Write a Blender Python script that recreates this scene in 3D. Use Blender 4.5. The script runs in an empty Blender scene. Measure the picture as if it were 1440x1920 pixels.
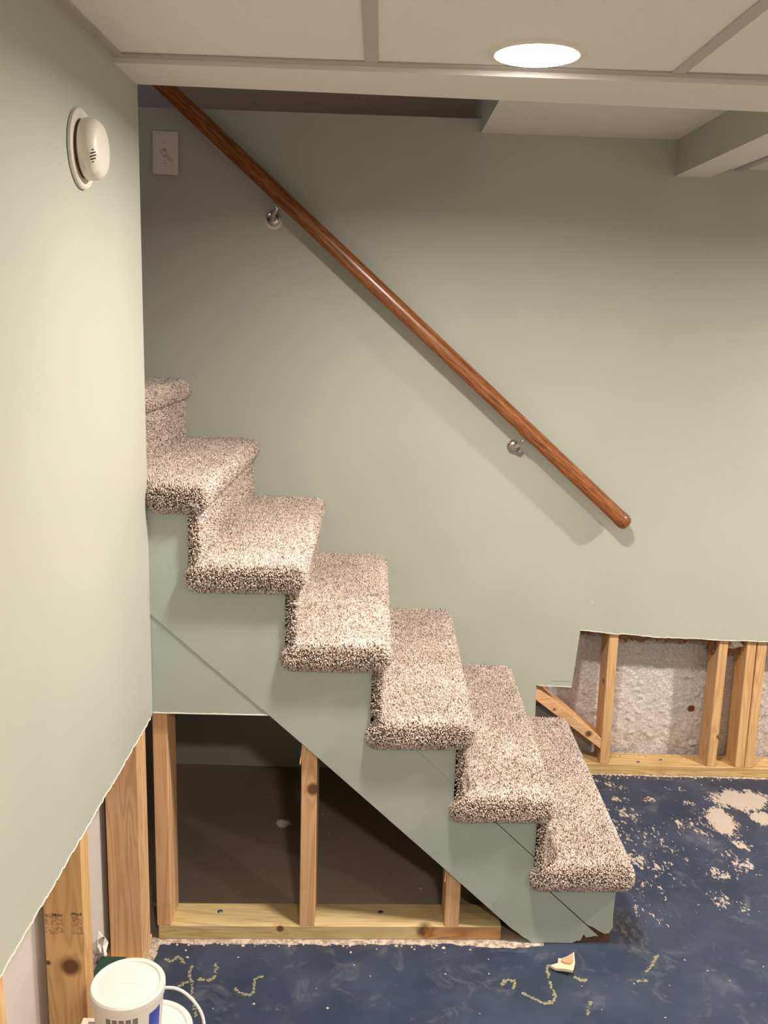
import bpy, bmesh, math, random
import numpy as np
from mathutils import Vector, Matrix
random.seed(7)
rng = np.random.default_rng(11)
S = bpy.context.scene
C = S.collection

# ------------------------------------------------------------------ camera
RT = Vector((0.99948822, -0.00395235, 0.03174406))
UP = Vector((-0.03016494, 0.21386919, 0.97639646))
FW = Vector((0.01064813, 0.97685431, -0.21364051))
cam = bpy.data.cameras.new('camera')
cam.sensor_fit = 'VERTICAL'
cam.sensor_height = 36.0
cam.lens = 36.0 * 1709.34 / 1920.0
cam.clip_start = 0.02
camo = bpy.data.objects.new('camera', cam)
C.objects.link(camo)
camo.matrix_world = Matrix(((RT.x, UP.x, -FW.x, 0.0), (RT.y, UP.y, -FW.y, 0.0), (RT.z, UP.z, -FW.z, 1.55), (0, 0, 0, 1)))
S.camera = camo
# ------------------------------------------------------------------ world, exposure
w = bpy.data.worlds.new('world')
S.world = w
w.use_nodes = True
w.node_tree.nodes['Background'].inputs[0].default_value = (0.0, 0.0, 0.0, 1)
S.view_settings.view_transform = 'Standard'
S.view_settings.look = 'None'
S.view_settings.gamma = 1.0
S.view_settings.use_curve_mapping = False
S.view_settings.exposure = 0.0
# ------------------------------------------------------------------ lamps of the room (their housings are built further down)
LAMPS = [(0.258, 1.712), (2.30, 1.70), (0.258, -0.3), (2.30, -0.3)]
LAMP_W = [27.0, 62.0, 27.0, 24.0]
LCOL = (1.0, 0.905, 0.815)
for (lx, ly), lw in zip(LAMPS, LAMP_W):
    ld = bpy.data.lights.new('downlight', 'AREA')
    ld.shape = 'DISK'; ld.size = 0.13; ld.energy = lw; ld.color = LCOL
    lo = bpy.data.objects.new('downlight', ld); C.objects.link(lo)
    lo.location = (lx, ly, 1.9872); ld.spread = math.radians(168)
ld = bpy.data.lights.new('upstairs_light', 'AREA')      # the cool light of the floor above, at the top of the stairwell
ld.size = 0.4; ld.energy = 2.6; ld.color = (0.9, 0.92, 1.0)
lo = bpy.data.objects.new('upstairs_light', ld); C.objects.link(lo)
lo.location = (-1.7, 2.5, 3.1)
lo.rotation_euler = (0, math.radians(-40), 0)

# ------------------------------------------------------------------ measured frame of the place (metres)
XL, YB = -0.506, 2.904
def YF(x): return 1.992 + 0.0335 * (x + 0.506)          # face of the stringer and of the wall under the stairs
XR, YR, XS = 3.3, -2.6, -2.2                            # far right wall, wall behind the viewer, end of the stairwell

# ------------------------------------------------------------------ helpers
def lin(r, g, b):
    f = lambda c: ((c / 255 + 0.055) / 1.055) ** 2.4 if c > 10 else c / 255 / 12.92
    return (f(r), f(g), f(b), 1)

def link(o): C.objects.link(o); return o

def mk(name, V, F, m, parent=None, smooth=False, mi=None):
    me = bpy.data.meshes.new(name)
    me.from_pydata([tuple(v) for v in V], [], F)
    ms = m if isinstance(m, (list, tuple)) else [m]
    for x in ms: me.materials.append(x)
    if mi is not None: me.polygons.foreach_set('material_index', mi)
    bm = bmesh.new(); bm.from_mesh(me); bmesh.ops.recalc_face_normals(bm, faces=bm.faces); bm.to_mesh(me); bm.free()
    if smooth: me.polygons.foreach_set('use_smooth', [True] * len(me.polygons))
    me.update()
    o = link(bpy.data.objects.new(name, me))
    if parent is not None:
        o.parent = parent
        # parents of mesh kind sit at the world origin; Empties sit at the thing's base
        o.matrix_parent_inverse = Matrix.Translation(-Vector(parent.location))
    return o

def from_bm(name, bm, m, parent=None, smooth=False):
    bmesh.ops.recalc_face_normals(bm, faces=bm.faces)
    me = bpy.data.meshes.new(name); bm.to_mesh(me); bm.free()
    for x in (m if isinstance(m, (list, tuple)) else [m]): me.materials.append(x)
    if smooth: me.polygons.foreach_set('use_smooth', [True] * len(me.polygons))
    o = link(bpy.data.objects.new(name, me))
    if parent is not None:
        o.parent = parent; o.matrix_parent_inverse = Matrix.Translation(-Vector(parent.location))
    return o

def hexbm(P, bev=0.0, seg=2):
    """P: 8 corners, bottom four then top four, both counter-clockwise"""
    bm = bmesh.new()
    v = [bm.verts.new(p) for p in P]
    for f in ((0, 3, 2, 1), (4, 5, 6, 7), (0, 1, 5, 4), (1, 2, 6, 5), (2, 3, 7, 6), (3, 0, 4, 7)): bm.faces.new([v[i] for i in f])
    if bev: bmesh.ops.bevel(bm, geom=bm.edges[:], offset=bev, segments=seg, affect='EDGES', profile=0.5)
    return bm

def corners(x0, x1, y0, y1, z0, z1):
    return [(x0, y0, z0), (x1, y0, z0), (x1, y1, z0), (x0, y1, z0), (x0, y0, z1), (x1, y0, z1), (x1, y1, z1), (x0, y1, z1)]

def box(name, x0, x1, y0, y1, z0, z1, m, parent=None, bev=0.0, seg=1):
    return from_bm(name, hexbm(corners(x0, x1, y0, y1, z0, z1), bev, seg), m, parent)

def fbox(name, x0, x1, d0, d1, z0, z1, m, parent=None, bev=0.0015, top=None):
    """a box standing in the skewed frame of the stair front: d is the depth behind that face"""
    t0, t1 = (z1, z1) if top is None else top
    P = [(x0, YF(x0) + d0, z0), (x1, YF(x1) + d0, z0), (x1, YF(x1) + d1, z0), (x0, YF(x0) + d1, z0),
         (x0, YF(x0) + d0, t0), (x1, YF(x1) + d0, t1), (x1, YF(x1) + d1, t1), (x0, YF(x0) + d1, t0)]
    return from_bm(name, hexbm(P, bev, 1), m, parent)

def slab(name, pts, fn, d0, d1, mats, parent=None, front_mi=0, edge_mi=0, back_mi=0):
    """closed panel: polygon pts (a,b), fn(a,b,d) -> xyz, thickness d0..d1"""
    n = len(pts)
    bm = bmesh.new()
    A = [bm.verts.new(fn(a, b, d0)) for a, b in pts]
    B = [bm.verts.new(fn(a, b, d1)) for a, b in pts]
    f = bm.faces.new(A); f.material_index = front_mi
    g = bm.faces.new(B[::-1]); g.material_index = back_mi
    for i in range(n):
        e = bm.faces.new((A[i], A[(i + 1) % n], B[(i + 1) % n], B[i])); e.material_index = edge_mi
    bm.normal_update()
    bmesh.ops.triangulate(bm, faces=[f, g], quad_method='FIXED', ngon_method='EAR_CLIP')
    return from_bm(name, bm, mats, parent)

def ragged(p, q, step, amp):
    """points from p towards q (q left out) with a broken edge"""
    p, q = Vector(p), Vector(q); L = (q - p).length; n = max(1, int(L / step)); nrm = Vector((-(q - p).y, (q - p).x)) / L
    out = []
    for i in range(n):
        o = 0 if i == 0 else random.uniform(-amp, amp)
        out.append(tuple(p + (q - p) * (i / n) + nrm * o))
    return out

def tube(name, pts, r, m, parent=None, n=12, rs=None, cap=True):
    pts = [Vector(p) for p in pts]; V = []; F = []
    up = None
    for i, p in enumerate(pts):
        t = (pts[min(i + 1, len(pts) - 1)] - pts[max(i - 1, 0)]).normalized()
        if up is None:
            up = t.orthogonal().normalized()
        up = (up - t * up.dot(t)).normalized(); s = t.cross(up)
        rr = rs[i] if rs else r
        for k in range(n):
            a = 2 * math.pi * k / n
            V.append(p + (up * math.cos(a) + s * math.sin(a)) * rr)
    for i in range(len(pts) - 1):
        for k in range(n):
            F.append((i * n + k, i * n + (k + 1) % n, (i + 1) * n + (k + 1) % n, (i + 1) * n + k))
    if cap:
        F.append(tuple(range(n))[::-1]); F.append(tuple(range((len(pts) - 1) * n, len(pts) * n)))
    return mk(name, V, F, m, parent, True)

def lathe(name, prof, c, m, parent=None, n=48, axis=(0, 0, 1), smooth=True, a0=0.0, a1=2 * math.pi, xref=None):
    ax = Vector(axis).normalized()
    e = Vector(xref) if xref else ax.orthogonal().normalized()
    e = (e - ax * e.dot(ax)).normalized(); g = ax.cross(e); c = Vector(c)
    full = abs(a1 - a0 - 2 * math.pi) < 1e-6
    V = []; F = []; k = len(prof); nn = n if full else n + 1
    for i in range(nn):
        a = a0 + (a1 - a0) * i / n
        for r, h in prof: V.append(c + (e * math.cos(a) + g * math.sin(a)) * r + ax * h)
    for i in range(n):
        j = (i + 1) % nn
        for q in range(k - 1): F.append((i * k + q, j * k + q, j * k + q + 1, i * k + q + 1))
    o = mk(name, V, F, m, parent, smooth)
    bm = bmesh.new(); bm.from_mesh(o.data); bmesh.ops.remove_doubles(bm, verts=bm.verts, dist=1e-6)
    bmesh.ops.recalc_face_normals(bm, faces=bm.faces); bm.to_mesh(o.data); bm.free()
    if smooth: o.data.set_sharp_from_angle(angle=math.radians(35))
    return o

def thing(name, label, cat, loc, group=None):
    o = link(bpy.data.objects.new(name, None)); o.location = loc; o.empty_display_size = 0.05
    return tag(o, label, cat, group)
def tag(o, label, cat, group=None):
    o['label'] = label; o['category'] = cat
    if group: o['group'] = group
    return o
def struct(o): o['kind'] = 'structure'; return o
def stuff(o): o['kind'] = 'stuff'; return o

# value noise on numpy arrays
def vnoise(p, seed=0):
    p = np.asarray(p, float); i = np.floor(p).astype(np.int64); f = p - i; f = f * f * (3 - 2 * f)
    def h(ix):
        v = ix[..., 0] * 374761393 + ix[..., 1] * 668265263 + (ix[..., 2] * 2147483647 if p.shape[-1] > 2 else 0) + seed * 1274126177
        v = (v ^ (v >> 13)) * 1274126177; v = v ^ (v >> 16)
        return (v & 0xffff) / 65535.0
    d = p.shape[-1]; out = 0
    for c in range(2 ** d):
        o = np.array([(c >> k) & 1 for k in range(d)]); wgt = 1
        for k in range(d): wgt = wgt * (f[..., k] if o[k] else 1 - f[..., k])
        out = out + wgt * h(i + o)
    return out
def fbm(p, oct=4, seed=0):
    s = 0; a = 0.5; t = 0
    for k in range(oct): s = s + a * vnoise(np.asarray(p) * 2 ** k, seed + k); t += a; a *= 0.5
    return s / t

# ------------------------------------------------------------------ materials
class NT:
    def __init__(s, name):
        s.m = bpy.data.materials.new(name); s.m.use_nodes = True; s.t = s.m.node_tree; s.b = s.t.nodes['Principled BSDF']
    def n(s, typ, ins=None, **kw):
        x = s.t.nodes.new(typ)
        for k, v in kw.items(): setattr(x, k, v)
        for k, v in (ins or {}).items():
            if isinstance(v, bpy.types.NodeSocket): s.t.links.new(v, x.inputs[k])
            else: x.inputs[k].default_value = v
        return x
    def math(s, op, a, b=0.0, clamp=False): return s.n('ShaderNodeMath', {0: a, 1: b}, operation=op, use_clamp=clamp).outputs[0]
    def mix(s, f, a, b, mode='MIX'):
        x = s.n('ShaderNodeMix', data_type='RGBA', blend_type=mode)
        for k, v in ((0, f), (6, a), (7, b)):
            if isinstance(v, bpy.types.NodeSocket): s.t.links.new(v, x.inputs[k])
            else: x.inputs[k].default_value = v
        return x.outputs[2]
    def ramp(s, f, stops):
        x = s.n('ShaderNodeValToRGB', {0: f}); e = x.color_ramp.elements
        while len(e) < len(stops): e.new(0.5)
        for q, (p, c) in zip(e, stops): q.position = p; q.color = c
        return x.outputs[0]
    def step(s, v, a, b):
        x = s.n('ShaderNodeMapRange', {'Value': v, 'From Min': a, 'From Max': b}, interpolation_type='SMOOTHSTEP'); return x.outputs[0]
    def noise(s, vec, scale, detail=4, rough=0.55, dist=0.0):
        return s.n('ShaderNodeTexNoise', {'Vector': vec, 'Scale': scale, 'Detail': detail, 'Roughness': rough, 'Distortion': dist}).outputs[0]
    def obj(s): return s.n('ShaderNodeTexCoord').outputs['Object']
    def set(s, **kw):
        for k, v in kw.items():
            k = k.replace('_', ' ')
            if isinstance(v, bpy.types.NodeSocket): s.t.links.new(v, s.b.inputs[k])
            else: s.b.inputs[k].default_value = v
    def bump(s, h, st, dist=0.01):
        s.set(Normal=s.n('ShaderNodeBump', {'Height': h, 'Strength': st, 'Distance': dist}).outputs[0])

def plain(name, col, rough=0.6, spec=0.5, metal=0.0, mott=0.0, bump=0.0, bscale=200):
    t = NT(name); v = t.obj()
    if mott:
        n = t.noise(v, 9, 5, 0.6)
        c = t.mix(n, tuple(x * (1 - mott) for x in col[:3]) + (1,), tuple(min(1, x * (1 + mott)) for x in col[:3]) + (1,))
        t.set(Base_Color=c)
    else: t.set(Base_Color=col)
    t.set(Roughness=rough, Metallic=metal)
    t.b.inputs['Specular IOR Level'].default_value = spec
    if bump: t.bump(t.noise(v, bscale, 2, 0.5), bump, 0.002)
    return t.m

SAGE = lin(180, 183, 171)
def paint(name, col):
    t = NT(name); v = t.obj()
    n = t.noise(v, 2.2, 3, 0.5); s2 = t.noise(v, 14, 4, 0.6)
    c = t.mix(t.step(n, 0.3, 0.7), tuple(x * 0.97 for x in col[:3]) + (1,), tuple(x * 1.03 for x in col[:3]) + (1,))
    c = t.mix(t.math('MULTIPLY', t.step(s2, 0.68, 0.78), 0.12), c, (0.55, 0.55, 0.5, 1))      # old patch marks
    t.set(Base_Color=c, Roughness=0.55); t.b.inputs['Specular IOR Level'].default_value = 0.35
    t.bump(t.noise(v, 260, 3, 0.6), 0.10, 0.0015)
    return t.m
M_sage = paint('sage_paint', SAGE)
M_sage2 = paint('sage_board_paint', lin(166, 174, 164))
M_gyp = plain('gypsum', lin(222, 216, 203), 0.9, 0.2, mott=0.06)
M_back = plain('panel_back', lin(206, 199, 194), 0.85, 0.2, mott=0.07, bump=0.3, bscale=30)
M_white = plain('white_drywall', lin(222, 217, 210), 0.8, 0.2, mott=0.02)
M_taupe = plain('taupe_paint', lin(190, 170, 152), 0.7, 0.3, mott=0.03)
M_coollit = plain('taupe_cool_lit', lin(176, 170, 176), 0.7, 0.3)  # bluish light from upstairs put into the wall colour
M_grid = plain('grid_bar_enamel', lin(178, 171, 164), 0.5, 0.4)
M_plastic = plain('white_plastic', lin(226, 219, 211), 0.42, 0.5)
M_lid = plain('lid_plastic', lin(222, 216, 209), 0.38, 0.5)
M_dark = plain('dark_slot', lin(40, 30, 26), 0.8)
M_nickel = plain('satin_nickel', (0.62, 0.58, 0.53, 1), 0.25, 0.5, 1.0)
M_screw = plain('screw_metal', (0.12, 0.13, 0.2, 1), 0.4, 0.5, 0.8)
M_blue = plain('blue_label', lin(62, 70, 170), 0.4)
M_grey = plain('grey_print', lin(120, 112, 108), 0.6)
M_green = plain('dark_green', lin(20, 62, 48), 0.5)
M_brokenwood = plain('broken_board', lin(92, 66, 50), 0.9, 0.2, mott=0.35)

t = NT('ceiling_tile'); v = t.obj()
t.set(Base_Color=t.mix(t.noise(v, 160, 3, 0.7), lin(218, 213, 207), lin(232, 228, 223)), Roughness=0.9)
t.b.inputs['Specular IOR Level'].default_value = 0.1
t.bump(t.noise(v, 210, 3, 0.7), 0.35, 0.002); M_tile = t.m

t = NT('lamp_lens'); t.set(Base_Color=(1, 1, 1, 1)); t.b.inputs['Emission Color'].default_value = LCOL + (1,); t.b.inputs['Emission Strength'].default_value = 30; M_lens = t.m

def wood(name, a, b, axis='z', knots=(), stamp=(), heart=(), rough=0.62, green=0.0, gscale=1.0):
    """sawn softwood: grain runs along axis; knots = (x,y,z,r) and stamp = (x0,x1,z0,z1) are marks of the wood itself"""
    t = NT(name); o = t.obj()
    oi = t.n('ShaderNodeObjectInfo').outputs['Random']
    off = t.n('ShaderNodeCombineXYZ', {0: t.math('MULTIPLY', oi, 7.3), 1: t.math('MULTIPLY', oi, 3.1), 2: t.math('MULTIPLY', oi, 5.7)}).outputs[0]
    v = t.n('ShaderNodeVectorMath', {0: o, 1: off}, operation='ADD').outputs[0]
    sc = {'z': (1, 1, .07), 'x': (.07, 1, 1), 'y': (1, .07, 1)}[axis]
    vs = t.n('ShaderNodeMapping', {'Vector': v, 'Scale': sc}).outputs[0]
    kn = None
    for (x, y, z, r) in knots:
        d = t.n('ShaderNodeVectorMath', {0: o, 1: (x, y, z)}, operation='DISTANCE').outputs['Value']
        d = t.math('DIVIDE', d, r)
        kn = d if kn is None else t.math('MINIMUM', kn, d)
    rings = t.noise(vs, 22 * gscale, 2, 0.45, 0.5)
    if kn is not None: rings = t.math('ADD', rings, t.math('DIVIDE', 0.16, t.math('ADD', kn, 0.35)))
    g = t.math('ADD', t.math('MULTIPLY', t.math('SINE', t.math('MULTIPLY', rings, 62)), 0.5), 0.5)
    g = t.math('POWER', g, 1.6)
    fine = t.noise(vs, 420, 2, 0.6)
    c = t.mix(t.math('MULTIPLY', g, 0.62), a, b)
    c = t.mix(t.math('MULTIPLY', fine, 0.22), c, b)
    blot = t.noise(v, 7, 3, 0.6)
    c = t.mix(t.math('MULTIPLY', t.step(blot, 0.5, 0.75), 0.3), c, b)
    if green: c = t.mix(t.math('MULTIPLY', t.step(t.noise(vs, 9, 2), 0.45, 0.7), green), c, lin(150, 138, 88))
    if kn is not None:
        kk = t.math('SUBTRACT', 1.0, t.step(kn, 0.45, 1.15)); c = t.mix(t.math('MULTIPLY', kk, 0.9), c, lin(86, 46, 26))
    for (x0, x1, z1) in heart:
        s = t.n('ShaderNodeSeparateXYZ', {0: o})
        hm = t.math('MULTIPLY', t.step(t.math('ADD', s.outputs[0], t.math('MULTIPLY', t.noise(o, 30, 3), 0.03)), x0, x0 + .012), t.step(s.outputs[2], z1 + .001, z1 - .001))
        c = t.mix(t.math('MULTIPLY', hm, 0.75), c, t.mix(g, lin(176, 120, 72), lin(146, 92, 50)))
    for (x0, x1, z0, z1) in stamp:
        s = t.n('ShaderNodeSeparateXYZ', {0: o})
        mk_ = t.math('MULTIPLY', t.math('MULTIPLY', t.step(s.outputs[0], x0 - .001, x0 + .001), t.step(s.outputs[0], x1 + .001, x1 - .001)),
                     t.math('MULTIPLY', t.step(s.outputs[2], z0 - .001, z0 + .001), t.step(s.outputs[2], z1 + .001, z1 - .001)))
        top = t.step(s.outputs[2], z1 - .008, z1 - .004)
        ink = t.math('MULTIPLY', t.step(t.noise(o, 240, 2, 0.6), 0.42, 0.58), t.math('ADD', 0.45, t.math('MULTIPLY', top, 0.5)))
        c = t.mix(t.math('MULTIPLY', mk_, ink), c, lin(66, 60, 50))
    t.set(Base_Color=c, Roughness=rough); t.b.inputs['Specular IOR Level'].default_value = 0.3
    t.bump(t.math('ADD', fine, g), 0.15, 0.0008)
    return t.m
W_A, W_B = lin(224, 186, 140), lin(194, 148, 104)
M_stud = wood('sawn_pine', W_A, W_B)
M_stud2 = wood('sawn_pine_warm', lin(220, 178, 134), lin(190, 140, 96), knots=[(-0.128, 2.018, 0.415, 0.02)])
M_studL = wood('sawn_pine_knot', lin(218, 178, 124), lin(188, 142, 90), knots=[(-0.548, 1.502, 0.324, 0.023), (-0.590, 1.502, 0.331, 0.006)], stamp=[(-0.592, -0.558, 0.393, 0.437), (-0.543, -0.521, 0.394, 0.440)])
M_studR = wood('sawn_pine_light', lin(222, 182, 132), lin(190, 140, 92), knots=[(0.807, 2.95, 0.33, 0.012), (1.218, 2.92, 0.15, 0.012)])
M_brace = wood('sawn_pine_brace', lin(226, 184, 138), lin(196, 146, 104), 'x', knots=[(0.765, 2.917, 0.148, 0.014), (0.64, 2.917, 0.235, 0.006)])
M_plate = wood('treated_pine', lin(214, 192, 144), lin(182, 150, 98), 'x', green=0.35, heart=[(0.165, 0.36, 0.0365)], knots=[(-0.205, 2.013, 0.030, 0.012), (0.160, 2.027, 0.024, 0.024)])
M_plateend = wood('treated_pine_dark', lin(190, 136, 88), lin(156, 104, 62), 'x', knots=[(0.165, 2.03, 0.03, 0.026)])
M_plateR = wood('treated_pine_back', lin(214, 184, 130), lin(170, 132, 84), 'x', green=0.3)

# dark stained oak of the handrail, grain along the slope
t = NT('stained_oak'); o_ = t.obj()
rv = t.n('ShaderNodeMapping', {'Vector': o_, 'Rotation': (0, math.radians(-40.9), 0)}).outputs[0]
vs = t.n('ShaderNodeMapping', {'Vector': rv, 'Scale': (0.05, 1, 1)}).outputs[0]
g1 = t.noise(vs, 300, 4, 0.65, 0.4); g2 = t.noise(vs, 600, 2, 0.6)
c = t.ramp(g1, [(0.34, lin(92, 48, 20)), (0.5, lin(146, 86, 42)), (0.66, lin(184, 122, 70))])
c = t.mix(t.math('MULTIPLY', t.step(g2, 0.5, 0.64), 0.6), c, lin(74, 34, 14))
t.set(Base_Color=c, Roughness=0.30); t.b.inputs['Coat Weight'].default_value = 0.3; t.b.inputs['Coat Roughness'].default_value = 0.2
M_oak = t.m

# carpet
t = NT('carpet_fibre'); at = t.n('ShaderNodeAttribute', attribute_name='tuft')
t.set(Base_Color=at.outputs['Color'], Roughness=0.85); t.b.inputs['Specular IOR Level'].default_value = 0.25
t.b.inputs['Sheen Weight'].default_value = 0.15; M_fibre = t.m
M_carpetbase = plain('carpet_backing', lin(120, 104, 92), 0.95, 0.1, mott=0.3)

# painted concrete floor: paint where 'bare' is low, bare slab under the stairs ('under')
t = NT('painted_concrete'); v = t.obj()
bare = t.n('ShaderNodeAttribute', attribute_name='bare').outputs['Fac']
und = t.n('ShaderNodeAttribute', attribute_name='under').outputs['Fac']
edge = t.n('ShaderNodeAttribute', attribute_name='strip').outputs['Fac']
scrp = t.n('ShaderNodeAttribute', attribute_name='scrape').outputs['Fac']
vd = t.n('ShaderNodeMapping', {'Vector': v, 'Rotation': (0, 0, 0.9), 'Scale': (1.0, 0.55, 1)}).outputs[0]
n1 = t.math('ADD', t.math('MULTIPLY', t.noise(vd, 22, 6, 0.6, 0.3), 0.42), t.math('MULTIPLY', t.noise(vd, 95, 5, 0.7, 0.5), 0.58))
n2 = t.noise(v, 5, 5, 0.65); n3 = t.noise(v, 60, 4, 0.7)
blue = t.mix(t.step(n2, 0.35, 0.7), lin(46, 55, 73), lin(63, 71, 89))
blue = t.mix(t.math('MULTIPLY', t.step(t.noise(v, 11, 4, 0.7, 0.8), 0.53, 0.72), 0.42), blue, lin(112, 112, 120))   # scuffs and plaster dust
blue = t.mix(t.math('MULTIPLY', t.step(n3, 0.70, 0.78), 0.5), blue, lin(170, 164, 158))
conc = t.mix(n3, lin(172, 158, 146), lin(200, 186, 172))
conc = t.mix(t.step(n2, 0.6, 0.75), conc, lin(186, 172, 150))
mask = t.step(t.math('ADD', bare, t.math('MULTIPLY', t.math('SUBTRACT', n1, 0.5), 2.4)), 0.56, 0.60)
c = t.mix(mask, blue, conc)
sm = t.math('MULTIPLY', scrp, t.step(t.noise(v, 30, 5, 0.7), 0.30, 0.62))
c = t.mix(t.math('MULTIPLY', sm, 0.85), c, t.mix(t.step(t.noise(vd, 55, 4, .7), .45, .62), lin(48, 47, 52), lin(98, 94, 92)))
em = t.step(t.math('ADD', edge, t.math('MULTIPLY', t.math('SUBTRACT', t.noise(v, 16, 5, .62), .5), 0.9)), 0.47, 0.53)
c = t.mix(em, c, t.mix(t.step(n3, .4, .6), lin(150, 134, 118), lin(206, 192, 178)))
c = t.mix(und, c, t.mix(n2, lin(140, 124, 108), lin(168, 150, 134)))
t.set(Base_Color=c, Roughness=t.math('ADD', 0.5, t.math('MULTIPLY', t.math('MAXIMUM', mask, und), 0.35)))
t.b.inputs['Specular IOR Level'].default_value = 0.35
t.bump(t.math('SUBTRACT', t.math('MULTIPLY', n3, 0.3), t.math('MULTIPLY', mask, 0.7)), 0.5, 0.002); M_floor = t.m

# foundation plaster
t = NT('rough_plaster'); v = t.obj()
n1 = t.noise(v, 30, 5, 0.65); crk = t.n('ShaderNodeTexVoronoi', {'Vector': t.n('ShaderNodeVectorMath', {0: v, 1: t.n('ShaderNodeTexNoise', {'Vector': v, 'Scale': 24, 'Detail': 4}).outputs[1]}, operation='ADD').outputs[0], 'Scale': 11}, feature='DISTANCE_TO_EDGE').outputs[0]
c = t.mix(n1, lin(228, 218, 212), lin(240, 233, 228))
lineM = t.math('MULTIPLY', t.step(crk, 0.012, 0.0), t.step(t.noise(v, 9, 3), 0.5, 0.62))
c = t.mix(t.math('MULTIPLY', lineM, 0.75), c, lin(120, 100, 88))
sp = t.n('ShaderNodeSeparateXYZ', {0: v})
low = t.math('MULTIPLY', t.step(sp.outputs[2], 0.16, 0.03), t.step(t.noise(v, 18, 5, .7), 0.42, 0.6))
c = t.mix(t.math('MULTIPLY', low, 0.35), c, lin(150, 124, 106))
fl = t.math('SUBTRACT', 1.0, t.step(t.math('ADD', t.math('DIVIDE', t.n('ShaderNodeVectorMath', {0: v, 1: (1.155, 3.03, 0.20)}, operation='DISTANCE').outputs['Value'], 0.03), t.math('MULTIPLY', t.noise(v, 40, 3), 0.7)), 0.7, 0.85))
c = t.mix(fl, c, lin(120, 78, 56))
t.set(Base_Color=c, Roughness=0.9); t.b.inputs['Specular IOR Level'].default_value = 0.15
t.bump(t.math('ADD', t.noise(v, 70, 6, .72, 0.6), t.math('MULTIPLY', t.step(crk, 0.0, 0.05), 0.4)), 0.8, 0.010); M_found = t.m

t = NT('adhesive'); v = t.obj()
t.set(Base_Color=t.mix(t.noise(v, 220, 3), lin(84, 88, 78), lin(178, 172, 126)), Roughness=0.7); M_glue = t.m
M_chip = plain('drywall_chip', lin(226, 206, 176), 0.9, 0.2, mott=0.12)
M_chip2 = plain('drywall_core', lin(196, 158, 120), 0.9, 0.2)
M_crumb = plain('plaster_crumb', lin(214, 196, 178), 0.9, 0.2, mott=0.15)
M_insul = plain('torn_backing', lin(140, 104, 78), 0.95, 0.1, mott=0.4, bump=0.6, bscale=80)
M_paper = plain('crumpled_paper', lin(222, 210, 194), 0.8, 0.2, mott=0.06)
t = NT('printed_wrapper'); v = t.obj()
vv = t.n('ShaderNodeMapping', {'Vector': v, 'Rotation': (0.3, 0.2, 0.4), 'Scale': (1, 1, 1.0)}).outputs[0]
t.set(Base_Color=t.mix(t.step(t.noise(vv, 34, 2, .5, .5), 0.56, 0.60), lin(226, 218, 212), lin(92, 84, 92)), Roughness=0.3); M_wrap = t.m

# ================================================================== THE ROOM
# floor: one slab, finely gridded where it is seen so that its worn paint can follow the photograph
PEEL = [(0.841, 2.826, 0.046, 0.044), (0.83, 2.749, 0.054, 0.028), (0.954, 2.745, 0.05, 0.025), (0.87, 2.637, 0.025, 0.025), (0.803, 2.608, 0.021, 0.032), (1.253, 2.761, 0.1, 0.06), (1.081, 2.728, 0.058, 0.021), (1.14, 2.625, 0.042, 0.078), (1.286, 2.648, 0.036, 0.045), (1.032, 2.583, 0.069, 0.082), (1.085, 2.432, 0.043, 0.051), (1.019, 2.337, 0.047, 0.048), (1.113, 2.38, 0.04, 0.055), (0.981, 2.214, 0.042, 0.048), (1.047, 2.194, 0.033, 0.037), (0.807, 2.406, 0.029, 0.085), (0.816, 2.328, 0.028, 0.026), (1.057, 2.82, 0.037, 0.029), (1.145, 2.505, 0.034, 0.054)]
SOLID = {5, 7, 8}
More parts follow.
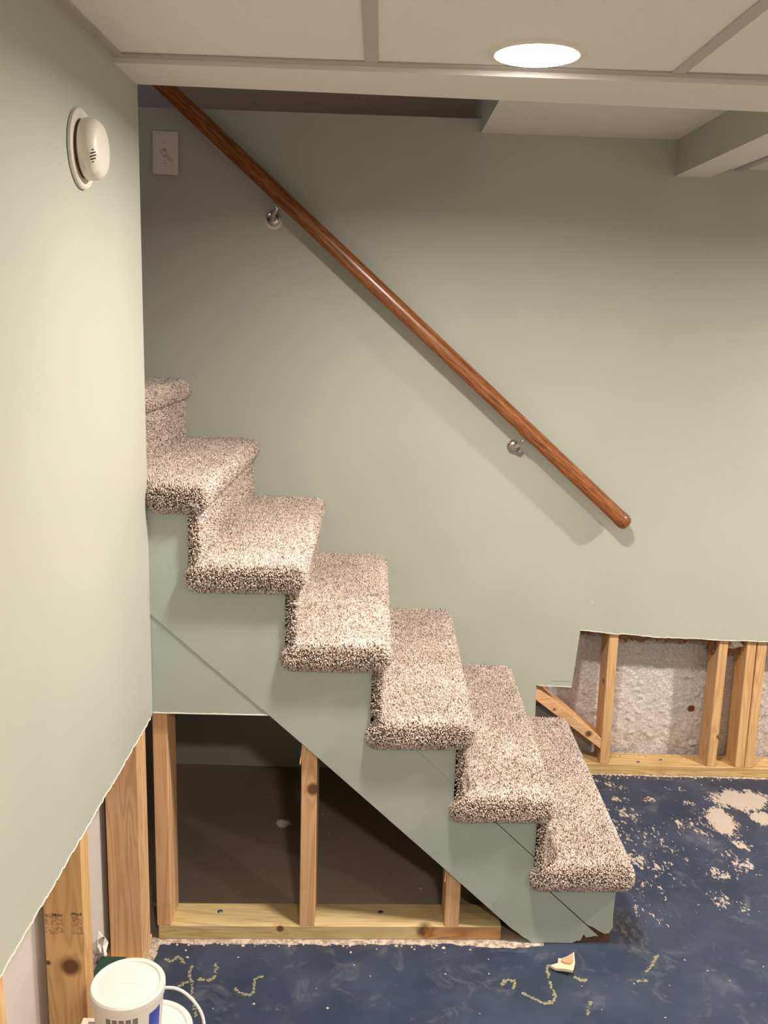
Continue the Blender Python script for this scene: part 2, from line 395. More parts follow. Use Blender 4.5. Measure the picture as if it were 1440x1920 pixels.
def floor_mesh():
    xs = np.concatenate([[XS, -1.6, -1.1, -0.8], np.arange(-0.60, 1.5, 0.01), [1.6, 2.0, 2.6, XR]])
    ys = np.concatenate([[YR, -1.5, -0.5, 0.4, 1.0, 1.4], np.arange(1.62, 2.94, 0.01), [3.06]])
    X, Y = np.meshgrid(xs, ys); nx, ny = len(xs), len(ys)
    V = np.stack([X.ravel(), Y.ravel(), np.zeros(nx * ny)], 1)
    a = (np.arange(ny - 1)[:, None] * nx + np.arange(nx - 1)[None]).ravel()
    F = np.stack([a, a + 1, a + nx + 1, a + nx], 1)
    me = bpy.data.meshes.new('floor'); me.from_pydata(V.tolist(), [], F.tolist())
    x, y = V[:, 0], V[:, 1]
    b = np.zeros(len(x))
    for k, (cx, cy, rx, ry) in enumerate(PEEL):
        q = ((x - cx) / rx) ** 2 + ((y - cy) / ry) ** 2
        b = np.maximum(b, (1.05 if k in SOLID else 0.56) * np.exp(-q * (0.55 if k in SOLID else 0.45)))
    side = np.exp(-((x - 0.78) / 0.16) ** 2) * (y > 2.1) * 0.30 + np.exp(-((x - 1.05) / 0.3) ** 2 - ((y - 2.5) / 0.4) ** 2) * 0.30
    b = np.maximum(b, side)
    b = np.maximum(b, np.clip((1.1 - y) / 0.25, 0, 1) * 1.6)      # unseen rest of the room: pale floor added to bounce light upward
    und = ((y > YF(x) + 0.012) & (x < 0.44)) | ((x < -0.52)) & (y > 2.0)
    st = np.zeros(len(x))
    d = YF(x) - y                                         # strip in front of the bottom plate
    st = np.maximum(st, np.where((x > -0.55) & (x < 0.47), np.clip(1 - np.abs(d + 0.016) / 0.046 , 0, 1) + 0.35 * np.exp(-(((x - 0.37) / 0.07) ** 2 + ((d - .01) / .018) ** 2)), 0))
    st = np.maximum(st, np.where(x > 0.7, np.clip(1 - np.abs(y - 2.925) / 0.036, 0, 1), 0))
    st = np.maximum(st, np.where(y < 2.02, np.clip(1 - np.abs(x + 0.525) / 0.05, 0, 1), 0))
    sc = np.exp(-(((x - 0.695) / 0.05) ** 2 + ((y - 2.09) / 0.09) ** 2) ** 2)
    for nm, arr in (('bare', b), ('under', und.astype(float)), ('strip', st), ('scrape', sc)):
        at = me.attributes.new(nm, 'FLOAT', 'POINT'); at.data.foreach_set('value', arr.astype(np.float32))
    me.materials.append(M_floor)
    return link(bpy.data.objects.new('floor', me))
floor = struct(floor_mesh())

# left wall: painted board cut off ragged above the studs, with its end at the stairs
cut = [(YR, 0.62)] + ragged((-0.6, 0.62), (1.115, 0.622), 0.03, 0.002) + ragged((1.115, 0.622), (1.98, 0.611), 0.008, 0.0022) + [(1.992, 0.613)]
wl = slab('wall_left', cut + [(1.992, 2.02), (YR, 2.02)], lambda a, b, d: (XL - d, a, b), 0, 0.013, [M_sage, M_gyp], None, 0, 1, 1)
wl.data.polygons.foreach_set('material_index', [0 if p.normal.x > 0.9 else 1 for p in wl.data.polygons]); struct(wl)
struct(box('wall_left_end', -0.62, -0.519, 1.979, 1.992, 0.615, 2.3, M_sage))
struct(box('wall_left_backing', -0.622, -0.609, YR, 1.99, 0.0, 2.3, M_back))

# back wall with the stepped cut-out
outline = [(XS, 0.0), (0.573, 0.0), (0.573, 0.22), (0.569, 0.327)] + ragged((0.575, 0.327), (0.69, 0.325), 0.03, 0.001) + [(0.69, 0.325), (0.704, 0.528)] + ragged((0.708, 0.529), (0.816, 0.52), 0.02, 0.0015) + ragged((0.816, 0.52), (1.015, 0.511), 0.012, 0.0022) + ragged((1.015, 0.511), (1.45, 0.505), 0.02, 0.0015) + [(XR, 0.50), (XR, 2.123), (XS, 2.123)]
wb = slab('wall_back', outline, lambda a, b, d: (a, YB + d, b), 0, 0.013, [M_sage, M_gyp], None, 0, 1, 1)
wb.data.polygons.foreach_set('material_index', [0 if p.normal.y < -0.9 else 1 for p in wb.data.polygons]); struct(wb)
struct(box('trim_1', XS, 0.283, YB + 0.0135, 3.083, 2.095, 2.1225, M_sage))                   # ledge on top of the back wall
struct(box('wall_stairwell_back', -0.66, 0.30, 3.084, 3.10, 2.12, 3.3, M_taupe))
struct(box('wall_stairwell_side', XS, -0.66, 3.084, 3.10, 2.12, 3.3, M_coollit))  # left piece of the taupe wall, tinted as if lit from upstairs
struct(box('wall_stairwell_end', XS - 0.02, XS, 1.95, 3.12, 0, 3.3, M_taupe))
struct(box('wall_stairwell_front', XS, -0.623, 1.99, 2.04, 0, 3.3, M_taupe))
struct(box('ceiling_stairwell', XS, 0.31, 1.80, 3.12, 3.3, 3.32, M_white))
struct(box('wall_right', XR, XR + 0.02, YR, 3.12, 0, 2.4, M_sage))
struct(box('wall_front', -0.62, XR, YR - 0.02, YR, 0, 2.4, M_sage))

# foundation wall behind the studs: rough plaster, real relief
xs = np.concatenate([[XS, 0.3], np.arange(0.5, 2.0, 0.005), [2.2, XR]]); zs = np.concatenate([np.arange(0, 0.72, 0.005), [0.9, 1.5, 2.12]])
X, Z = np.meshgrid(xs, zs); P = np.stack([X, Z], -1)
h = fbm(P * 14, 3, 3) * 0.007 + np.abs(fbm(P * 34, 3, 9) - 0.5) * 0.010 + np.maximum(0, fbm(P * 75, 2, 17) - 0.58) * 0.022 - 0.008
h += 0.004 * np.sin(Z * 9) * (fbm(P * 7, 2, 5))
V = np.stack([X, 3.03 - h, Z], -1).reshape(-1, 3); nx = len(xs)
a = (np.arange(len(zs) - 1)[:, None] * nx + np.arange(nx - 1)[None]).ravel(); F = np.stack([a, a + 1, a + nx + 1, a + nx], 1)
wf = mk('wall_foundation', V.tolist(), F.tolist(), M_found, None, True); struct(wf)

# header over the stair opening, ceilings, soffits
def yskew(y): return lambda x: y + 0.0335 * (x + 0.506)
P = [(XL, 1.822, 1.984), (XR, 1.822, 1.984), (XR, YF(XR) + 0.01, 1.984), (XL, 1.984, 1.984)]
struct(from_bm('trim_2', hexbm(P + [(x, y, 3.3) for x, y, _ in P], 0.0), M_white))
def two(name, x0, x1, y0, y1, z0, z1):
    o = box(name, x0, x1, y0, y1, z0, z1, [M_sage, M_white])
    o.data.polygons.foreach_set('material_index', [1 if p.normal.z < -0.5 else 0 for p in o.data.polygons]); return struct(o)
two('ceiling_over_stairs', 0.285, 0.876, 1.99, 3.10, 2.084, 3.3)
two('trim_3', 0.876, 0.982, 2.047, YB, 1.979, 2.3)                                      # boxed-in pipe soffit
cr = struct(box('ceiling_right', 0.982, XR, 2.0, YB, 2.006, 2.03, M_tile))
box('ceiling_grid_bar', 1.056, 1.080, 2.03, YB, 2.001, 2.006, M_grid, cr)

ceil = struct(box('ceiling', -0.62, XR, YR, 1.83, 2.08, 2.12, M_white))
bars = [-0.030, 0.533, 1.142, 1.752, 2.362, 2.972]
ed = [XL + 0.002] + bars + [XR]
ycross = [YR, -1.86, -0.64, 0.58, 1.821]
tile_me = {}
for i in range(len(ed) - 1):
    for j in range(len(ycross) - 1):
        y1 = ycross[j + 1] - (0.004 if j == 3 else 0.002)
        hole = [(lx, ly) for lx, ly in LAMPS if ed[i] < lx < ed[i + 1] and ycross[j] < ly < ycross[j + 1]]
        box('ceiling_tile', ed[i] + 0.003, ed[i + 1] - 0.003, ycross[j] + 0.002, y1, 1.9975, 2.012, M_tile, ceil, 0.002)
for x in bars:
    o = box('ceiling_grid_bar', x - 0.012, x + 0.012, YR, 1.806, 1.9945, 1.9975, M_grid, ceil); o['label'] = 'pale metal strip between ceiling tiles'
for y in ycross[1:-1]: box('ceiling_grid_bar', XL, XR, y - 0.012, y + 0.012, 1.9945, 1.9972, M_grid, ceil)
box('wall_angle', XL, XR, 1.801, 1.8215, 1.9935, 1.997, M_grid, ceil)
box('wall_angle', XL, XL + 0.02, YR, 1.801, 1.9935, 1.997, M_grid, ceil)

# ================================================================== STAIRCASE
stair = thing('staircase', 'carpeted straight staircase with painted sage side board and shaggy beige treads', 'staircase', (0.2, 2.45, 0.0))
NF = [0.683, 0.470, 0.261, 0.053, -0.151, -0.370, -0.588, -0.80]
NB = [0.690, 0.487, 0.272, 0.051, -0.157, -0.368, -0.585, -0.80]
ZF = [0.226, 0.413, 0.604, 0.798, 0.985, 1.168, 1.345, 1.53]
ZB = [0.216, 0.399, 0.592, 0.775, 0.959, 1.146, 1.327, 1.515]
PILE = 0.010
PAL = np.array([lin(232, 216, 204), lin(214, 195, 182), lin(188, 169, 157), lin(157, 138, 127), lin(118, 101, 92), lin(86, 71, 64)])[:, :3]
PW = np.array([0.25, 0.29, 0.22, 0.13, 0.07, 0.04])
def pile_on(bm, dens, keep, name, parent, length=0.0085, width=0.0012):
    """cut-pile tufts, each a bent three-sided strand, rooted on the surface of bm"""
    bm2 = bm.copy(); bmesh.ops.triangulate(bm2, faces=bm2.faces[:])
    T = np.array([[v.co[:] for v in f.verts] for f in bm2.faces]); bm2.free()
    N = np.cross(T[:, 1] - T[:, 0], T[:, 2] - T[:, 0]); A = np.linalg.norm(N, axis=1) / 2; N = N / (2 * A[:, None] + 1e-12)
    n = int(A.sum() * dens); k = rng.choice(len(T), n, p=A / A.sum())
    u, v = rng.random(n), rng.random(n); fl = u + v > 1; u[fl], v[fl] = 1 - u[fl], 1 - v[fl]
    P = T[k, 0] + (T[k, 1] - T[k, 0]) * u[:, None] + (T[k, 2] - T[k, 0]) * v[:, None]; Nn = N[k]
    m = keep(P, Nn); P, Nn = P[m], Nn[m]; n = len(P)
    lean = rng.normal(0, 0.42, (n, 3)); d = Nn + lean * 0.75; d[:, 2] -= 0.15 * (1 - np.abs(Nn[:, 2]))
    d /= np.linalg.norm(d, axis=1)[:, None]
    bad = (d * Nn).sum(1) < 0.25; d[bad] = Nn[bad]
    Lg = length * rng.uniform(0.75, 1.25, n); wd = width * rng.uniform(0.8, 1.35, n)
    e = np.cross(d, rng.normal(size=(n, 3))); e /= np.linalg.norm(e, axis=1)[:, None]; f = np.cross(d, e)
    base = P - Nn * 0.002; tip = P + d * Lg[:, None]; tip[:, 1] = np.minimum(tip[:, 1], YB - 0.0015)
    if True: tip[:, 0] = np.where(tip[:, 1] < 1.99, np.maximum(tip[:, 0], XL + 0.001), tip[:, 0])
    V = np.empty((n, 4, 3)); V[:, 0] = base
    for q in range(3):
        an = 2 * math.pi * q / 3; r = e * math.cos(an) + f * math.sin(an)
        V[:, 1 + q] = tip + r * (wd * 1.25)[:, None] - d * (wd * (0.3 * q))[:, None]
    idx = (np.arange(n) * 4)[:, None]
    loops = np.concatenate([idx + np.array(t_) for t_ in ((0, 2, 1), (0, 3, 2), (0, 1, 3), (1, 2, 3))], 1).reshape(-1).astype(np.int32)
    ls = (np.arange(n * 4) * 3).astype(np.int32)
    me = bpy.data.meshes.new(name); me.vertices.add(n * 4); me.vertices.foreach_set('co', V.reshape(-1).astype(np.float32))
    me.loops.add(len(loops)); me.loops.foreach_set('vertex_index', loops)
    me.polygons.add(len(ls)); me.polygons.foreach_set('loop_start', ls)
    me.update(calc_edges=True)
    big = fbm(P * 60, 2, 4); cl = rng.choice(len(PAL), n, p=PW)
    col = PAL[cl] * (0.8 + 0.4 * big)[:, None]
    wear = fbm(P * 7, 3, 21); col *= (1.06 - 0.16 * np.clip((wear - 0.45) * 4, 0, 1))[:, None]
    rgba = np.ones((n, 4, 4)); rgba[:, :, :3] = col[:, None]
    ca = me.color_attributes.new('tuft', 'FLOAT_COLOR', 'POINT'); ca.data.foreach_set('color', rgba.reshape(-1).astype(np.float32))
    me.materials.append(M_fibre)
    o = link(bpy.data.objects.new(name, me))
    o.parent = parent; o.matrix_parent_inverse = Matrix.Translation((0, 0, 0))
    return stuff(o)

for i in range(8):
    xr = NF[i + 1] if i < 7 else NF[i] - 0.21
    xrb = NB[i + 1] if i < 7 else NB[i] - 0.21
    xl, xlb = xr - 0.056, xrb - 0.045
    low = i < 6
    yf_l = YF(xl) - 0.021 if low else 2.05
    yf_r = YF(NF[i]) - 0.021 if low else 2.05
    th = 0.054
    zf, zb = ZF[i] - PILE, ZB[i] - PILE
    rx = 0.011
    plan = [(xl + 0.006, yf_l, 0.0), (NF[i] - rx, yf_r, 0.0), (NB[i] - rx, YB - 0.004, 1.0), (xlb, YB - 0.004, 1.0)]
    if i == 5: plan = [(XL + 0.004, YF(XL) - 0.021, 0.0), (NF[i] - rx, yf_r, 0.0), (NB[i] - rx, YB - 0.004, 1.0), (-0.64, YB - 0.004, 1.0), (-0.64, 2.0, 0.03), (XL + 0.004, 2.0, 0.03)]
    bm = bmesh.new(); q_ = []
    for lv in (0, 1): q_.append([bm.verts.new((x, y, (zf + (zb - zf) * u) - (0 if lv else th - .006 * u))) for x, y, u in plan])
    bm.faces.new(q_[0][::-1]); bm.faces.new(q_[1])
    for k in range(len(plan)): bm.faces.new((q_[0][k], q_[0][(k + 1) % len(plan)], q_[1][(k + 1) % len(plan)], q_[1][k]))
    bmesh.ops.recalc_face_normals(bm, faces=bm.faces)
    es = [e for e in bm.edges if not all(v.co.y > YB - 0.01 for v in e.verts)]
    bmesh.ops.bevel(bm, geom=es, offset=0.024, segments=5, affect='EDGES', profile=0.5)
    bmesh.ops.recalc_face_normals(bm, faces=bm.faces)
    keepbm = bm.copy()
    tr = from_bm('carpeted_tread', bm, M_carpetbase, stair, True)
    def keep(P, N, xr=xr, xrb=xrb, i=i):
        s = np.clip((P[:, 1] - 1.97) / (YB - 1.97), 0, 1); lim = xr + (xrb - xr) * s - 0.030
        hid = (P[:, 0] < lim) & (P[:, 1] > YF(P[:, 0]) + 0.0)
        und = (N[:, 2] < -0.6) & (P[:, 1] > YF(P[:, 0]) + 0.005) & (P[:, 0] < NF[i] - 0.035)
        return ~hid & ~und & ~((N[:, 1] > 0.8)) & ~((N[:, 2] < -0.95) & (P[:, 1] > YF(P[:, 0]) - 0.0))
    pile_on(keepbm, 185000, keep, 'carpet_pile', tr); keepbm.free()
    # riser under this nosing
    zl = 0.0 if i == 0 else ZF[i - 1] - PILE - 0.012
    zlb = 0.0 if i == 0 else ZB[i - 1] - PILE - 0.012
    x1f, x1b = NF[i] - 0.028, NB[i] - 0.030
    y0 = YF(x1f) - 0.008 if low else 2.055
    P = [(x1f - 0.012, y0, zl), (x1f, y0, zl), (x1b, YB - 0.004, zlb), (x1b - 0.012, YB - 0.004, zlb),
         (x1f - 0.012, y0, zf - 0.035), (x1f, y0, zf - 0.035), (x1b, YB - 0.004, zb - 0.035), (x1b - 0.012, YB - 0.004, zb - 0.035)]
    bm = hexbm(P, 0.005, 2); bmesh.ops.recalc_face_normals(bm, faces=bm.faces); keepbm = bm.copy()
    if i == 0:
        bm.free(); keepbm.free(); fbox('bottom_riser', 0.612, 0.6365, 0.031, 0.86, 0.0, ZF[0] - 0.05, M_brokenwood, stair); continue
    rs_ = from_bm('carpeted_riser', bm, M_carpetbase, stair, True)
    def keep2(P, N): return ((N[:, 0] > 0.3) | (N[:, 1] < -0.3)) & (P[:, 2] > 0.004)
    pile_on(keepbm, 130000, keep2, 'carpet_pile', rs_, 0.0085); keepbm.free()

# side board (stringer) and the blocks above it
def fp(a, b, d): return (a, YF(a) + d, b)
l1 = lambda x: 0.318 - 0.94 * (x - 0.341)
l2 = lambda x: 0.131 - 0.94 * (x - 0.484)
LOW = [(-0.515, 0.867), (-0.233, 0.612), (-0.112, 0.501), (0.182, 0.227), (0.379, 0.041)]
UPB = [(0.484, l2(0.484))]
for i in range(6):
    xr_, xl_ = NF[i] - 0.047, (NF[i + 1] - 0.047 if i < 5 else -0.515); ln = l2 if i == 0 else l1; tp = ZF[i] - 0.028
    if i: UPB.append((xr_, min(ln(xr_), tp)))
    xt_ = (0.341 + (0.318 - tp) / 0.94) if i else (0.484 + (0.131 - tp) / 0.94)
    if xl_ < xt_ < xr_: UPB.append((xt_, tp))
    UPB.append((xl_, min(ln(xl_), tp)))
bl = LOW + ragged((0.379, 0.041), (0.432, 0.001), 0.012, 0.0015) + [(0.432, 0.001), (0.475, 0.002), (0.535, 0.001), (0.546, 0.007), (0.556, 0.008), (0.563, 0.026), (0.570, 0.017), (0.582, 0.019), (0.592, 0.022), (0.598, 0.020)] + [(0.600, l2(0.600))] + UPB
board = slab('stringer_board', bl, fp, 0, 0.03, [M_sage2, M_brokenwood], stair, 0, 1, 1)
for i in range(6):
    xr = NF[i] - 0.047; xl = NF[i + 1] - 0.047
    top = ZF[i] - 0.03
    ln = l2 if i == 0 else l1
    g = 0.0022 if i in (0, 1) else (0.0006 if i == 2 else 0.0)
    if i == 5: xl = -0.515
    pts = []
    hz_ = lambda x: ln(x) + g
    if hz_(xr) < top:
        if i == 0: pts += [(0.572, hz_(0.572) + .001), (0.584, 0.047), (0.600, 0.036), (0.617, 0.027), (0.628, 0.029), (xr + 0.001, 0.046), (xr - 0.002, 0.075), (xr, top)]
        else: pts += [(xr, hz_(xr)), (xr, top)]
        if hz_(xl) > top: xt = 0.341 + (0.318 - (top - g)) / 0.94 if i else 0.484 + (0.131 - (top - g)) / 0.94; pts += [(xt, top)]
        else: pts += [(xl, top), (xl, hz_(xl))]
        slab('stringer_block', pts, fp, 0.0007 if i in (0, 1) else 0.0, 0.02, [M_sage2, M_brokenwood], stair, 0, 0, 1)
slab('stringer_core', [(0.44, 0.0), (0.632, 0.0), (0.632, 0.12), (0.45, 0.12)], fp, 0.006, 0.03, [M_brokenwood], stair)['label'] = 'dark broken wood showing at the foot of the side board'
slab('wall_under_stairs', [(-0.515, 0.867), (-0.515, 0.615)] + ragged((-0.515, 0.615), (-0.233, 0.612), 0.02, 0.001) + [(-0.233, 0.6115)], fp, 0.002, 0.014, [M_sage2, M_gyp], None, 0, 1, 1)
struct(bpy.data.objects['wall_under_stairs'])

# ================================================================== FRAMING
fr = thing('stud_framing', 'pine stud framing under the stairs, short studs on a knotty floor plate', 'framing', (-0.08, 2.06, 0))
fbox('bottom_plate', -0.508, 0.354, 0.013, 0.102, 0.0, 0.038, M_plate, fr)
def stretch_stud(x0, x1, m, top): return fbox('stud', x0, x1, 0.013, 0.102, 0.038, 0, m, fr, 0.0015, top)
lowz = lambda x: np.interp(x, [p[0] for p in LOW], [p[1] for p in LOW])
stretch_stud(-0.511, -0.476, M_stud2, (0.80, 0.80))
stretch_stud(-0.157, -0.119, M_stud2, (lowz(-0.157) + .02, lowz(-0.119) + .02))
stretch_stud(0.208, 0.245, M_stud, (lowz(0.208) + .02, lowz(0.245) + .02))
for x in (-0.364, 0.047):
    lathe('screw', [(0.0, 0.0022), (0.002, 0.0012), (0.0045, 0.0022), (0.0068, 0.0004), (0.0068, -0.001)], (x, YF(x) + 0.068, 0.0385), M_screw, fr, 14)
def splinter(x, z):
    V = [(x, YF(x) + 0.012, z), (x + 0.004, YF(x) + 0.011, z), (x - 0.004, YF(x) + 0.004, z - 0.03), (x - 0.002, YF(x) + 0.002, z - 0.036), (x + .003, YF(x) + .013, z - .02), (x, YF(x) + .013, z - .03)]
    mk('splinter', V, [(0, 1, 4, 2), (2, 4, 5, 3), (0, 2, 3, 5)], M_stud, fr)
splinter(-0.157, 0.52); splinter(0.206, 0.205)

fl = thing('stud_framing', 'bare pine studs of the left wall below its ragged cut edge', 'framing', (-0.56, 1.5, 0))
lx0, lx1 = -0.608, -0.519
box('bottom_plate', lx0, lx1, 0.6, 1.985, 0.0, 0.03, M_plate, fl, 0.0015)
box('stud', -0.594, lx1, 1.502, 1.545, 0.03, 1.9, M_studL, fl, 0.0015)['label'] = 'stud with a dark round knot and grey ink stamp'
box('stud', -0.594, lx1, 1.113, 1.155, 0.03, 1.9, M_stud, fl, 0.0015)
box('stud', -0.594, lx1, 1.893, 1.930, 0.03, 1.9, M_stud2, fl, 0.0015)
box('stud', -0.594, lx1, 1.932, 1.972, 0.03, 1.9, M_stud, fl, 0.0015)

fb = thing('stud_framing', 'pale pine studs and floor plate in the cut-out of the back wall', 'framing', (1.05, 2.96, 0))
yb0, yb1 = YB + 0.013, YB + 0.102
box('bottom_plate', 0.56, 2.4, yb0, yb1, 0.0, 0.036, M_plateR, fb, 0.002)
def lean(x0, x1, xt, m):
    P = corners(x0, x1, yb0, yb1, 0.036, 0.75)
    s = xt * 0.75 / 0.5
    P = [(x + (s if k > 3 else 0), y, z) for k, (x, y, z) in enumerate(P)]
    return from_bm('stud', hexbm(P, 0.0018, 1), m, fb)
lean(0.8125, 0.8445, -0.006, M_studR); lean(1.188, 1.219, -0.006, M_studR)
lean(1.287, 1.319, -0.011, M_studR); lean(1.321, 1.353, -0.008, M_studR); lean(1.69, 1.728, -0.005, M_studR)
for x, yy in ((0.954, 2.937), (1.039, 2.958)): lathe('screw', [(0.0, 0.001), (0.004, 0.002), (0.006, 0.0)], (x, yy, 0.0362), M_screw, fb, 12)
d = Vector((0.237, 0, -0.190)).normalized(); nrm = Vector((-d.z, 0, d.x)); A = Vector((0.555, yb0, 0.3285)); Bq = Vector((0.811, yb0, 0.1305))
Bt = Vector((0.811, yb0, 0.092)); At = A - Vector((0, 0, 0.047))
P = [At, Bt, Bt + Vector((0, .089, 0)), At + Vector((0, .089, 0)), A, Bq, Bq + Vector((0, .089, 0)), A + Vector((0, .089, 0))]
from_bm('brace', hexbm([tuple(p) for p in P], 0.0015, 1), M_brace, fb)

# torn backing hanging at the top of the cut-out
def ragstrip(name, x0, x1, z, drop, y, m, seed, n=34):
    r = np.random.default_rng(seed); V = []; F = []
    for k in range(n + 1):
        x = x0 + (x1 - x0) * k / n; dd = drop * r.uniform(0.35, 1.2)
        V += [(x, y + 0.012, z + 0.03), (x, y - r.uniform(0, .008), z - dd * .35), (x + r.normal(0, .002), y + r.uniform(-.004, .012), z - dd * .7), (x, y + .016 + r.uniform(0, .01), z - dd)]
    for k in range(n):
        for q in range(3): F.append((k * 4 + q, k * 4 + 4 + q, k * 4 + 5 + q, k * 4 + 1 + q))
    o = mk(name, V, F, m, None, False)
    sm = o.modifiers.new('thickness', 'SOLIDIFY'); sm.thickness = 0.0015
    return o
tag(ragstrip('torn_backing', 0.846, 1.176, 0.506, 0.030, 2.935, M_insul, 3), 'ragged brown strip of torn backing above the rough white plaster', 'debris')
tag(ragstrip('torn_backing', 0.706, 0.806, 0.522, 0.026, 2.945, M_insul, 5, 12), 'brown torn scrap in the top left corner of the wall cut-out', 'debris')
def lump(name, c, r, m, seed, n=10, sq=(1, 1, 1), cr=0.45):
    bm = bmesh.new(); bmesh.ops.create_icosphere(bm, subdivisions=2, radius=1)
    P = np.array([v.co[:] for v in bm.verts]); q = 1 + cr * (vnoise(P * 1.9 + seed * 3.7 + 20, seed) - 0.5) * 2
    for v, k in zip(bm.verts, q): v.co = Vector(c) + Vector((v.co.x * r * sq[0] * k, v.co.y * r * sq[1] * k, v.co.z * r * sq[2] * k))
    return from_bm(name, bm, m)
tag(lump('paper_wad', (1.247, 2.95, 0.490), 0.026, M_paper, 4, sq=(1.05, 0.9, 0.8), cr=0.7), 'crumpled cream paper wad wedged between two studs at the right', 'paper')
tag(lump('torn_backing', (1.252, 2.985, 0.455), 0.028, M_insul, 8, sq=(1, .7, 1), cr=0.8), 'brown fibrous scrap hanging below the cream paper wad', 'debris')
tag(lump('torn_backing', (1.172, 2.962, 0.475), 0.018, M_insul, 9, sq=(.7, 1, 1.7), cr=0.8), 'brown scrap hanging left of the middle stud at the cut edge', 'debris')

def fringe(name, pts, fn, parent, wmax, seed, upward=1):
    r = np.random.default_rng(seed); V = []; F = []; w = 0.002
    P_ = []
    for p, q in zip(pts[:-1], pts[1:]):
        n = max(1, int(math.dist(p, q) / 0.004))
        P_ += [(p[0] + (q[0] - p[0]) * k / n, p[1] + (q[1] - p[1]) * k / n) for k in range(n)]
    for (a, b) in P_ + [pts[-1]]:
        w = min(wmax, max(0.0004, w + r.normal(0, wmax * 0.3)))
        V += [fn(a, b - 0.0012, -0.0012), fn(a, b + w, -0.0008), fn(a, b + w, 0.0002), fn(a, b - 0.0012, 0.003)]
    for k in range(len(P_)):
        for q in range(3): F.append((k * 4 + q, k * 4 + 4 + q, k * 4 + 5 + q, k * 4 + 1 + q))
    return stuff(mk(name, V, F, M_gyp, parent))
fringe('torn_paper_edge', cut[20:-1], lambda a, b, d: (XL - d, a, b), wl, 0.0015, 1)
fringe('torn_paper_edge', [p for p in outline if 0.70 < p[0] < 2 and 0.5 < p[1] < 0.54], lambda a, b, d: (a, YB + d, b), wb, 0.0022, 2)
fringe('torn_paper_edge', [(0.575, 0.327), (0.69, 0.325)], lambda a, b, d: (a, YB + d, b), wb, 0.0018, 3)
fringe('torn_paper_edge', [(-0.505, 0.615), (-0.236, 0.6125)], lambda a, b, d: fp(a, b, d + 0.002), bpy.data.objects['wall_under_stairs'], 0.0020, 4)
mk('nick', [(0.732, YB - .0006, 0.636), (0.735, YB - .0009, 0.631), (0.7385, YB - .0006, 0.636), (0.7355, YB - .0012, 0.624), (0.7345, YB + .002, 0.63)], [(0, 1, 3), (1, 2, 3), (0, 3, 4), (2, 4, 3), (0, 4, 1), (1, 4, 2)], M_gyp, wb)
box('pencil_mark', 0.620, 0.682, YB - 0.0004, YB + 0.001, 0.3438, 0.3448, M_grey, wb)

# ================================================================== HANDRAIL
hr = thing('handrail', 'dark stained oak handrail sloping down the sage back wall on two nickel brackets', 'handrail', (0.0, 2.85, 1.5))
ry = YB - 0.066
A = Vector((-1.05, ry, 2.519)); Bz = Vector((0.811, ry, 0.909))
d = (Bz - A).normalized(); sd = Vector((0, 1, 0)); upv = sd.cross(d); upv = upv if upv.z > 0 else -upv
def section(p, s):
    out = []
    for k in range(28):
        a = 2 * math.pi * k / 28; c, q = math.cos(a), math.sin(a)
        x = 0.024 * math.copysign(abs(c) ** 0.9, c); y = 0.0255 * math.copysign(abs(q) ** 0.9, q)
        y = max(y, -0.0225)
        out.append(p + sd * x * s + upv * y * s)
    return out
V = []; F = []
L = (Bz - A).length
st = [(0, 1.0), (0.3 * L, 1.0), (0.6 * L, 1), (L - 0.040, 1.0), (L - 0.036, 1.07), (L - 0.024, 1.08), (L - 0.010, 0.95), (L - 0.003, 0.72), (L, 0.40)]
for s, k in st: V += section(A + d * s, k)
for i in range(len(st) - 1):
    for k in range(28): F.append((i * 28 + k, i * 28 + (k + 1) % 28, (i + 1) * 28 + (k + 1) % 28, (i + 1) * 28 + k))
F += [tuple(range(28)), tuple(range((len(st) - 1) * 28, len(st) * 28))]
ra = mk('rail', V, F, M_oak, hr, True); ra.data.set_sharp_from_angle(angle=math.radians(50))
for (bx, bz) in ((-0.333, 1.818), (0.441, 1.143)):
    br = lathe('bracket', [(0.0, 0.030), (0.006, 0.029), (0.0095, 0.022), (0.0105, 0.012), (0.016, 0.0095), (0.021, 0.006), (0.0225, 0.002), (0.0225, 0.0)], (bx, YB, bz), M_nickel, hr, 32, (0, -1, 0))
    tq = (bx - A.x) / d.x; ax = A + d * tq; foot = ax - upv * 0.0235 + d * 0.05
    w0 = Vector((bx, YB - 0.026, bz)); e1 = foot - upv * 0.003
    pts = []
    for k in range(9):
        u = k / 8; p = w0.lerp(e1, u); p.y = w0.y + (e1.y - w0.y) * min(1, u * 1.6); pts.append(p)
    tube('arm', pts, 0.006, M_nickel, br, 12)
    sp_ = foot
    P8 = []
    for zz in (-0.003, 0.0):
        for (a_, b_) in ((-1, -1), (1, -1), (1, 1), (-1, 1)): P8.append(tuple(sp_ + d * 0.026 * a_ + sd * 0.010 * b_ + upv * zz))
    from_bm('saddle', hexbm(P8, 0.001, 1), M_nickel, br)
tag(lathe('plaster_patch', [(0.0, 0.0012), (0.024, 0.0012), (0.0255, 0)], (-0.3335, YB, 1.811), M_gyp, None, 20, (0, -1, 0)), 'unpainted white plaster crescent showing below the upper rail bracket', 'plaster')

